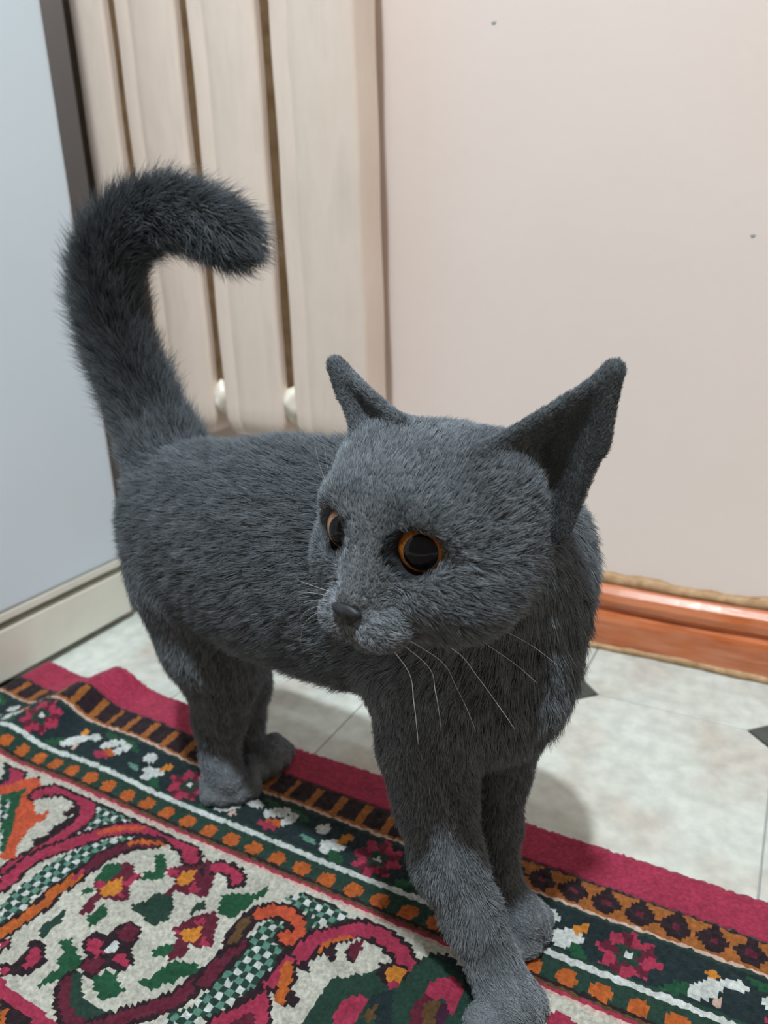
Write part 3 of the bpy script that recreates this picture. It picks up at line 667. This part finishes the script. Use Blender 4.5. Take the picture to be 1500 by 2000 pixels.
def toes(px, py, dist, r, heading, spread=0.0106):
    h = np.asarray(heading, float); h /= np.linalg.norm(h); s = np.array([h[1], -h[0], 0]); c = at(px, py, dist)
    for k, (o, f) in enumerate(((-1.5, -0.004), (-0.5, 0.0), (0.5, 0.0), (1.5, -0.004))):
        p = c + s * o * spread + h * f; p[2] = RUG_TOP + r * 0.88
        cone(p - h * 0.012 + np.array([0, 0, 0.005]), p, r * 0.95, r, h, 0.0018, 'paw', 0.0022)
toes(1018, 1978, 0.3015, 0.0088, body_dir + 0.1 * hF)
toes(1042, 1802, 0.358, 0.0082, body_dir)
toes(450, 1534, 0.4965, 0.0080, body_dir + np.array([-0.5, -0.4, 0]))
toes(540, 1484, 0.534, 0.0080, body_dir + np.array([0.3, 0.0, 0]))
# tail
tail_px = [(350, 975, .545, .024), (330, 908, .560, .0195), (308, 845, .576, .0172), (264, 750, .590, .0165), (226, 655, .598, .0155), (207, 560, .602, .0150), (222, 480, .602, .0145), (276, 427, .598, .0140), (350, 418, .590, .0135), (415, 440, .582, .0120), (462, 470, .575, .0115)]
tp = np.array([at(x, y, d) for x, y, d, r in tail_px]); tr = np.array([t[3] for t in tail_px])
def spline(P, n):
    P = np.asarray(P); out = []
    for i in range(len(P) - 1):
        p0, p1, p2, p3 = P[max(i - 1, 0)], P[i], P[i + 1], P[min(i + 2, len(P) - 1)]
        for t in np.arange(n) / n:
            out.append(0.5 * (2 * p1 + (p2 - p0) * t + (2 * p0 - 5 * p1 + 4 * p2 - p3) * t * t + (3 * p1 - p0 - 3 * p2 + p3) * t ** 3))
    out.append(P[-1]); return np.array(out)
tps = spline(tp, 3); trs = spline(tr[:, None], 3)[:, 0]
chain([(a, r) for a, r in zip(tps[:7], trs[:7])], None, 0.012, 'tail', 0.016)
chain([(a, r) for a, r in zip(tps[6:], trs[6:])], None, 0.015, 'tail', 0.010)

# head
ell(hd(-0.4, 0.0, 0.95), HS * np.array([4.3, 4.9, 3.65]), -hF + 0.25 * hU, 0.0055, HROT, 'skull', 0.02)
for s in (-1, 1):
    ell(hd(-0.8, s * 3.1, 3.0), HS * np.array([1.6, 1.5, 1.5]), -0.5 * hF + 0.8 * hU + 0.3 * s * hL, 0.005, HROT, 'skull', 0.02)
    ell(hd(0.9, s * 2.7, -1.5), HS * np.array([2.7, 2.3, 2.3]), -0.9 * hF - 0.5 * hU + s * 0.5 * hL, 0.0075, HROT, 'cheek', 0.016)
    ell(hd(2.6, s * 2.0, 1.75), HS * np.array([1.1, 1.5, 1.0]), -hF + 0.6 * hU + s * 0.2 * hL, 0.0038, HROT, 'brow', 0.012)
    ell(hd(3.0, s * 2.2, -1.0), HS * np.array([1.0, 1.3, 0.9]), -hF - 0.3 * hU + s * 0.8 * hL, 0.0036, HROT, 'cheekbone', 0.012)
ell(hd(2.2, 0, -2.3), HS * np.array([2.3, 2.4, 1.8]), -hF - 0.6 * hU, 0.006, HROT, 'jaw', 0.014)
cone(hd(2.3, 0, 1.8), hd(4.72, 0, -1.50), HS * 1.45, HS * 0.84, -0.6 * hF + hU, 0.0022, 'bridge', 0.010)
for s in (-1, 1):
    ell(hd(4.35, s * 1.05, -2.75), HS * np.array([1.15, 1.2, 0.98]), -0.5 * hF - 0.35 * hU + s * hL, 0.0030, HROT, 'pad', 0.004)
ell(hd(3.8, 0, -3.62), HS * np.array([0.95, 1.0, 0.75]), -0.7 * hF - 0.7 * hU, 0.0030, HROT, 'chin', 0.004)
EYE = {s: hd(2.75, s * 2.02, 0.60) for s in (-1, 1)}; EYE_R = HS * 1.12
for s in (-1, 1):
    cut(('ell', (EYE[s] + HS * (0.55 * hF + 0.28 * s * hL), HS * np.array([1.1, 1.04, 1.04]), HROT)), 0.004)
# ears: two leaves meeting at a spine make a cup
def ear(front, back, mid, tip, th, tag):
    f = tip - 0.5 * (front + back); f /= np.linalg.norm(f)
    tri(front, mid, tip, th, f, 0.0024, tag, 0.006); tri(mid, back, tip, th, f, 0.0024, tag, 0.006)
EAR = {1: (hd(0.7, 3.3, 4.4), hd(-2.4, 5.5, 0.2), hd(-2.6, 3.6, 3.2), at(1199, 722, 0.322)),
       -1: (at(782, 819, 0.355), at(704, 852, 0.372), hd(-1.4, -2.4, 3.9), hd(-0.4, -5.75, 7.05))}
for s in (1, -1):
    ear(*EAR[s], 0.0020, 'ear')
    fr0, bk0, md0, tp0 = EAR[s]; f0 = (tp0 - bk0) / np.linalg.norm(tp0 - bk0)
    bulge = 0.42 * bk0 + 0.58 * tp0 + HS * (0.42 * s * hL - 0.1 * hU - 0.25 * hF)
    tri(bk0, bulge, tp0, 0.0019, f0, 0.0024, 'ear', 0.005); tri(md0, bulge, tp0, 0.0019, f0, 0.0024, 'ear', 0.005)

# surface of the field (surface nets): one continuous skin
def surface_nets(G):
    s = G < 0
    corners = [s[a:a + G.shape[0] - 1 or None, b:b + G.shape[1] - 1 or None, c:c + G.shape[2] - 1 or None] for a in (0, 1) for b in (0, 1) for c in (0, 1)]
    cnt = sum(k.astype(np.int8) for k in corners); act = (cnt > 0) & (cnt < 8)
    cells = np.argwhere(act); ids = np.full(act.shape, -1, np.int64); ids[act] = np.arange(len(cells))
    acc = np.zeros((len(cells), 3)); num = np.zeros(len(cells))
    offs = [(a, b, c) for a in (0, 1) for b in (0, 1) for c in (0, 1)]
    val = {o: G[cells[:, 0] + o[0], cells[:, 1] + o[1], cells[:, 2] + o[2]] for o in offs}
    for o in offs:
        for ax in range(3):
            if o[ax]: continue
            o2 = list(o); o2[ax] = 1; o2 = tuple(o2); va, vb = val[o], val[o2]; cr = (va < 0) != (vb < 0)
            t = np.where(cr, va / np.where(cr, va - vb, 1), 0)
            p = np.tile(np.array(o, float), (len(cells), 1)); p[:, ax] += t
            acc[cr] += p[cr]; num[cr] += 1
    verts = LO + VX * (cells + acc / num[:, None]); faces = []
    for ax in range(3):
        b, c = (ax + 1) % 3, (ax + 2) % 3
        A = np.take(s, np.arange(s.shape[ax] - 1), ax); B = np.take(s, np.arange(1, s.shape[ax]), ax)
        e = np.argwhere(A != B); e = e[(e[:, b] > 0) & (e[:, c] > 0)]
        inside_first = A[e[:, 0], e[:, 1], e[:, 2]]
        def cell(db, dc):
            q = e.copy(); q[:, b] -= db; q[:, c] -= dc; q = np.minimum(q, np.array(ids.shape) - 1); return ids[q[:, 0], q[:, 1], q[:, 2]]
        quad = np.stack([cell(1, 1), cell(0, 1), cell(0, 0), cell(1, 0)], -1)
        quad[~inside_first] = quad[~inside_first][:, ::-1]; faces.append(quad)
    faces = np.concatenate(faces); faces = faces[(faces >= 0).all(1)]
    return verts, faces
SV, SF = surface_nets(GRID)
def face_geo(V, Fq):
    n = np.cross(V[Fq[:, 2]] - V[Fq[:, 0]], V[Fq[:, 3]] - V[Fq[:, 1]]); a = np.linalg.norm(n, axis=1); return n / np.maximum(a, 1e-12)[:, None], a * 0.5
# light smoothing
nv = len(SV)
ed = np.concatenate([SF[:, [0, 1]], SF[:, [1, 2]], SF[:, [2, 3]], SF[:, [3, 0]]])
deg = np.bincount(ed[:, 0], minlength=nv) + np.bincount(ed[:, 1], minlength=nv)
for _ in range(2):
    sm = np.stack([np.bincount(ed[:, 0], SV[ed[:, 1], k], nv) + np.bincount(ed[:, 1], SV[ed[:, 0], k], nv) for k in range(3)], -1) / np.maximum(deg, 1)[:, None]
    SV = 0.5 * SV + 0.5 * sm
fn, fa = face_geo(SV, SF)
VN = np.zeros((nv, 3))
for k in range(4):
    for ax in range(3): VN[:, ax] += np.bincount(SF[:, k], fn[:, ax] * fa, nv)
VN /= np.maximum(np.linalg.norm(VN, axis=1), 1e-9)[:, None]

# hair direction, length and region for every skin vertex
W = np.zeros(nv); FLOW = np.zeros((nv, 3)); LEN = np.zeros(nv); TAG = {}
for p in PRIMS:
    lo, hi = bounds(p); m = np.all((SV > lo - 0.03) & (SV < hi + 0.03), axis=1); Q = SV[m]
    w = np.exp(-np.maximum(evaluate(p, Q), 0) / 0.0035); f = p[2] / max(np.linalg.norm(p[2]), 1e-6)
    W[m] += w; FLOW[m] += w[:, None] * f; LEN[m] += w * p[3]
    t = TAG.setdefault(p[4], np.zeros(nv)); t[m] += w
LEN /= np.maximum(W, 1e-9)
for t in TAG.values(): t /= np.maximum(W, 1e-9)
FLOW -= (FLOW * VN).sum(1)[:, None] * VN; FLOW /= np.maximum(np.linalg.norm(FLOW, axis=1), 1e-6)[:, None]

def mat_fur(name, hair):
    a = Mat(name, (96, 100, 106), 0.75 if hair else 0.9, 0.25)
    tn = a.node('ShaderNodeAttribute', attribute_name='tone')
    ramp_in = tn.outputs['Fac']
    base = a.ramp(ramp_in, [(0.0, (66, 70, 75)), (0.5, (150, 161, 168)), (1.0, (214, 224, 232))])
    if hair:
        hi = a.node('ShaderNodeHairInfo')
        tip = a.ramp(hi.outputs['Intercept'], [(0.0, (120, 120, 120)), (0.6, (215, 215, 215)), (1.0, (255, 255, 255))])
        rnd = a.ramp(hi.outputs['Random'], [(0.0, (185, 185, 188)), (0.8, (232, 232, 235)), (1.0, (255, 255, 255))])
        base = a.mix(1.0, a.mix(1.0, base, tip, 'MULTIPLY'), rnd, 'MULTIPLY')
    else:
        base = a.mix(1.0, base, (150, 150, 150), 'MULTIPLY')
    a.colour(base)
    return a.m
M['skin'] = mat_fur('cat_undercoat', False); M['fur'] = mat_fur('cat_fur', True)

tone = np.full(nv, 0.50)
tone -= 0.14 * TAG['tail']; tone += 0.08 * TAG['skull'] + 0.15 * TAG['paw'] + 0.05 * TAG['leg'] + 0.32 * TAG['pad'] + 0.22 * TAG['bridge'] + 0.08 * TAG['cheekbone'] - 0.10 * (TAG['trunk'] + TAG['rump'])  # darker saddle is coat colour; dark tail, pale face and paws paint in lighting
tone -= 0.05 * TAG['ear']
for s in (-1, 1):                                          # dark bare eyelid margins
    rel = (SV - EYE[s]) @ HROT.T / HS
    tone = np.where((rel[:, 0] > 0.0) & (((rel[:, 1] - 0.1 * s) / 1.2) ** 2 + (rel[:, 2] / 1.12) ** 2 < 1), 0.0, tone)
me = bpy.data.meshes.new('cat_body')
me.vertices.add(nv); me.vertices.foreach_set('co', SV.ravel())
me.loops.add(len(SF) * 4); me.loops.foreach_set('vertex_index', SF.ravel())
me.polygons.add(len(SF)); me.polygons.foreach_set('loop_start', np.arange(len(SF)) * 4)
me.update(calc_edges=True); me.validate()
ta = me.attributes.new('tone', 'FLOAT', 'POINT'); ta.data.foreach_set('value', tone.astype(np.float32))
body = link('body', me, M['skin'], cat, True)

# eyes
def axis_frame(n):
    n = n / np.linalg.norm(n); t = np.cross(np.array([0, 0, 1.0]), n); t /= np.linalg.norm(t); return n, t, np.cross(n, t)
def cap(name, c, n, R, half_deg, rings=10, seg=40, sx=1.0, inner=0.0):
    n, t, b = axis_frame(n); bm = bmesh.new(); prev = None; h0 = math.radians(inner); h1 = math.radians(half_deg)
    for i in range(rings + 1):
        a = h0 + (h1 - h0) * i / rings
        az = lambda k: a * (1 - (1 - sx) * abs(math.cos(2 * math.pi * k / seg)))
        if a < 1e-6: ring = [bm.verts.new(c + R * n)]
        else: ring = [bm.verts.new(c + R * (math.cos(az(k)) * n + math.sin(az(k)) * (math.cos(2 * math.pi * k / seg) * t + math.sin(2 * math.pi * k / seg) * b))) for k in range(seg)]
        if prev is not None:
            for k in range(seg):
                if len(prev) == 1: bm.faces.new((prev[0], ring[k], ring[(k + 1) % seg]))
                else: bm.faces.new((prev[k], ring[k], ring[(k + 1) % seg], prev[(k + 1) % seg]))
        prev = ring
    bmesh.ops.recalc_face_normals(bm, faces=bm.faces[:]); return from_bm(bm, name)
def mat_iris():
    a = Mat('amber_iris', (178, 112, 44), 0.25, 0.5)
    n = a.noise(a.world(), 900, 3); a.colour(a.ramp(n, [(0.3, (136, 78, 28)), (0.7, (180, 118, 50))]))
    a.b.inputs['Coat Weight'].default_value = 0.8; a.b.inputs['Coat Roughness'].default_value = 0.05; return a.m
M['iris'] = mat_iris()
M['pupil'] = mat_simple('black_pupil', (6, 8, 12), 0.05, 0.25, 30, 1, 0); M['eye_dark'] = mat_simple('dark_eye_rim', (34, 28, 26), 0.45, 0.4, 60, 4, 0)
M['nose'] = mat_simple('slate_nose_leather', (40, 44, 50), 0.5, 0.4, 260, 10, 0.0006)
M['whisker'] = mat_simple('white_whisker', (225, 228, 230), 0.35, 0.5, 40, 3, 0)
GAZE = {1: hF + 0.52 * hL + 0.06 * hU, -1: hF + 0.32 * hL + 0.02 * hU}
for s in (1, -1):
    g = GAZE[s]
    e = link('eye', cap('eye', EYE[s], g, EYE_R, 178, 20, 40), M['eye_dark'], cat, True, label='round amber eye with a wide black pupil')
    link('iris', cap('iris', EYE[s], g, EYE_R * 1.008, 68, 10, 48), M['iris'], e, True)
    link('pupil', cap('pupil', EYE[s], g, EYE_R * 1.016, 43, 8, 40, 0.92), M['pupil'], e, True)

# nose
def nose_mesh():
    pts = [(0, 1.00, 0.42), (0, -1.00, 0.42)]
    bm = bmesh.new(); bmesh.ops.create_uvsphere(bm, u_segments=32, v_segments=20, radius=1)
    for v in bm.verts:
        f, l, u = v.co
        wdt = 0.92 * (0.42 + 0.58 * max(-1, min(1, (u + 0.45) * 1.1)))
        L_ = l * wdt; Fv = f * 0.36; Uv = u * 0.56
        for s in (-1, 1):
            d2 = ((L_ - s * 0.30) / 0.17) ** 2 + ((Uv + 0.02) / 0.15) ** 2
            if f > 0: Fv -= 0.22 * math.exp(-d2)
        if f > 0: Fv -= 0.07 * math.exp(-(L_ / 0.06) ** 2) * (1 if Uv < 0.1 else 0.2)
        v.co = Vector(hd(5.36 + Fv + 0.18 * (Uv + 0.2), L_, -2.12 + Uv))
    return from_bm(bm, 'nose')
link('nose', nose_mesh(), M['nose'], cat, True, label='slate grey nose')

# coat
def grow(nh):
    area = fa * 1.0
    vt = LEN[SF].mean(1); fine = TAG['skull'] + TAG['bridge'] + TAG['pad'] + TAG['brow'] + TAG['cheekbone'] + TAG['chin'] + TAG['cheek'] + TAG['ear']
    dens = area * (1.0 + 1.6 * fine[SF].mean(1)); dens /= dens.sum()
    f = rng.choice(len(SF), nh, p=dens); a, b = rng.random(nh), rng.random(nh); q = SF[f]
    w = np.stack([(1 - a) * (1 - b), a * (1 - b), a * b, (1 - a) * b], -1)
    def lerp(arr): return (arr[q] * (w[..., None] if arr.ndim == 2 else w)).sum(1)
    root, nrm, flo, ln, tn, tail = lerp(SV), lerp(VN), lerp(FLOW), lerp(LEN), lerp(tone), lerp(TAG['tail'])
    fine = lerp(fine); leg = lerp(TAG['leg']) + lerp(TAG['paw']); pad = lerp(TAG['pad']); earw = lerp(TAG['ear'])
    nrm /= np.linalg.norm(nrm, axis=1)[:, None] + 1e-9
    keep = root[:, 2] > RUG_TOP + 0.001
    for s in (-1, 1):
        rel = (root - EYE[s]) @ HROT.T / HS
        keep &= ~((rel[:, 0] > 0.2) & (((rel[:, 1] - 0.16 * s) / 1.04) ** 2 + ((rel[:, 2] - 0.02) / 1.06) ** 2 < 1.0))
    rn = ((root - hd(5.36, 0, -2.12)) @ HROT.T) / HS
    keep &= ~((rn[:, 0] > -0.35) & (np.abs(rn[:, 1]) < 0.40 + 0.55 * np.clip(rn[:, 2] + 0.3, 0, 0.7)) & (np.abs(rn[:, 2]) < 0.46))
    # clumps and swirls
    def wave(P, fr, ph): return np.stack([np.sin(P @ np.array(v) * fr + ph * (i + 1)) for i, v in enumerate(((1, .7, .3), (-.4, 1, .6), (.5, -.6, 1)))], -1)
    sw = wave(root, 210, 1.0) * 0.5 + wave(root, 470, 2.3) * 0.5
    swirl = sw - (sw * nrm).sum(1)[:, None] * nrm
    jit = rng.normal(0, 1, (nh, 3))
    lean = np.clip(0.80 - 0.25 * tail, 0, 1)[:, None]
    d1 = flo * (lean - 0.25) + nrm * (1.15 - lean) + 0.12 * jit + 0.12 * swirl
    d2 = flo * lean + nrm * (0.75 - 0.62 * lean) + 0.16 * jit + 0.18 * swirl
    d1 /= np.linalg.norm(d1, axis=1)[:, None]; d2 /= np.linalg.norm(d2, axis=1)[:, None]
    ln = ln * rng.uniform(0.65, 1.15, nh) * (1 + 0.5 * tail * (rng.random(nh) < 0.25))
    L_ = ln[:, None]
    # tufts: each hair leans towards the nearest of many tuft centres
    nc = 15000; ci = rng.choice(nh, nc, replace=False); kd = KDTree(nc)
    for i_, r_i in enumerate(root[ci].tolist()): kd.insert(r_i, i_)
    kd.balance(); near = np.fromiter((kd.find(r_i)[1] for r_i in root.tolist()), int, nh)
    tuft = ci[near]; ttone = rng.normal(0, 0.06, nc)[near]
    p0 = root - nrm * 0.0006; p1 = root + d1 * L_ * 0.33; p2 = p1 + (0.45 * d1 + 0.55 * d2) * L_ * 0.33; p3 = p2 + d2 * L_ * 0.34
    q1 = root[tuft] + d1[tuft] * L_ * 0.33; q2 = q1 + (0.45 * d1 + 0.55 * d2)[tuft] * L_ * 0.33; q3 = q2 + d2[tuft] * L_ * 0.34
    g_ = (0.36 * np.clip(1 - 0.4 * tail - 0.6 * leg - 0.9 * earw, 0.05, 1))[:, None]
    p1 = p1 + (q1 - p1) * g_ * 0.15; p2 = p2 + (q2 - p2) * g_ * 0.55; p3 = p3 + (q3 - p3) * g_
    pts = np.stack([p0, p1, p2, p3], 1)[keep]
    pts[..., 2] = np.maximum(pts[..., 2], 0.0085)
    rad = (0.000125 - 0.00004 * np.clip(fine, 0, 1))[:, None] * np.array([1.0, 0.95, 0.7, 0.18])[None, :]
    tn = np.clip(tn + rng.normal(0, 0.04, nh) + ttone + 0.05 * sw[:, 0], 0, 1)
    # rows of darker hair between the whiskers
    rp = (root - HC) @ HROT.T / HS
    rows = np.exp(-((np.abs(((rp[:, 2] + 2.05) / 0.36) % 1 - 0.5)) / 0.16) ** 2) * (np.abs(rp[:, 2] + 2.72) < 0.62) * (np.abs(rp[:, 1]) > 0.7) * (rp[:, 0] > 3.3) * (np.abs(rp[:, 1]) < 2.2)
    tn -= 0.42 * rows
    return pts, rad[keep], np.clip(tn, 0, 1)[keep]
NH = 420000
hp, hr_, ht = grow(NH)
hc = bpy.data.hair_curves.new('fur')
hc.add_curves([4] * len(hp))
hc.attributes['position'].data.foreach_set('vector', hp.astype(np.float32).ravel())
ra = hc.attributes.get('radius') or hc.attributes.new('radius', 'FLOAT', 'POINT'); ra.data.foreach_set('value', hr_.astype(np.float32).ravel())
tt = hc.attributes.new('tone', 'FLOAT', 'CURVE'); tt.data.foreach_set('value', ht.astype(np.float32))
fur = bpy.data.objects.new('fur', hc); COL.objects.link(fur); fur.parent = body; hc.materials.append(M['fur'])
fur['kind'] = 'stuff'

# whiskers: (root in head units, then a path in the picture plane at given distances)
def whisker(root, pts, r=0.00022):
    P = spline(np.array([root] + pts), 6); n = len(P)
    link('whisker', tube('whisker', P, [r * (1 - 0.8 * i / (n - 1)) for i in range(n)], 5), M['whisker'], cat, True)
whisker(hd(4.6, 1.75, -2.35), [at(885, 1268, .318), at(935, 1325, .312), at(975, 1380, .308), at(1006, 1425, .306)], 0.00026)
whisker(hd(4.9, 1.2, -2.75), [at(797, 1310, .305), at(808, 1370, .302), at(814, 1420, .301), at(817, 1455, .300)], 0.00022)
whisker(hd(4.5, 1.8, -2.1), [at(900, 1225, .322), at(960, 1265, .318), at(1010, 1300, .316), at(1050, 1335, .315)], 0.00018)
whisker(hd(4.4, 1.85, -1.9), [at(910, 1205, .322), at(980, 1230, .320), at(1040, 1262, .320), at(1090, 1300, .320)], 0.00015)
whisker(hd(4.8, 1.4, -2.6), [at(835, 1300, .306), at(850, 1350, .303), at(858, 1395, .302), at(862, 1430, .302)], 0.00015)
whisker(hd(4.7, 1.6, -2.5), [at(860, 1290, .310), at(890, 1340, .307), at(912, 1385, .305), at(930, 1430, .304)], 0.00014)
for k in range(5):
    whisker(hd(4.5, -1.6, -1.9 - 0.2 * k), [hd(4.4, -3.0, -2.0 - 0.35 * k), hd(3.9, -4.4, -2.3 - 0.6 * k), hd(3.0, -5.6, -2.8 - 0.9 * k)], 0.00009)
for s in (1, -1):
    for k in range(2): whisker(hd(3.2, s * 2.0, 1.75), [hd(3.6, s * (2.3 + 0.3 * k), 2.6), hd(3.5, s * (2.7 + 0.5 * k), 3.5), hd(3.1, s * (3.2 + 0.6 * k), 4.2)], 0.00005)
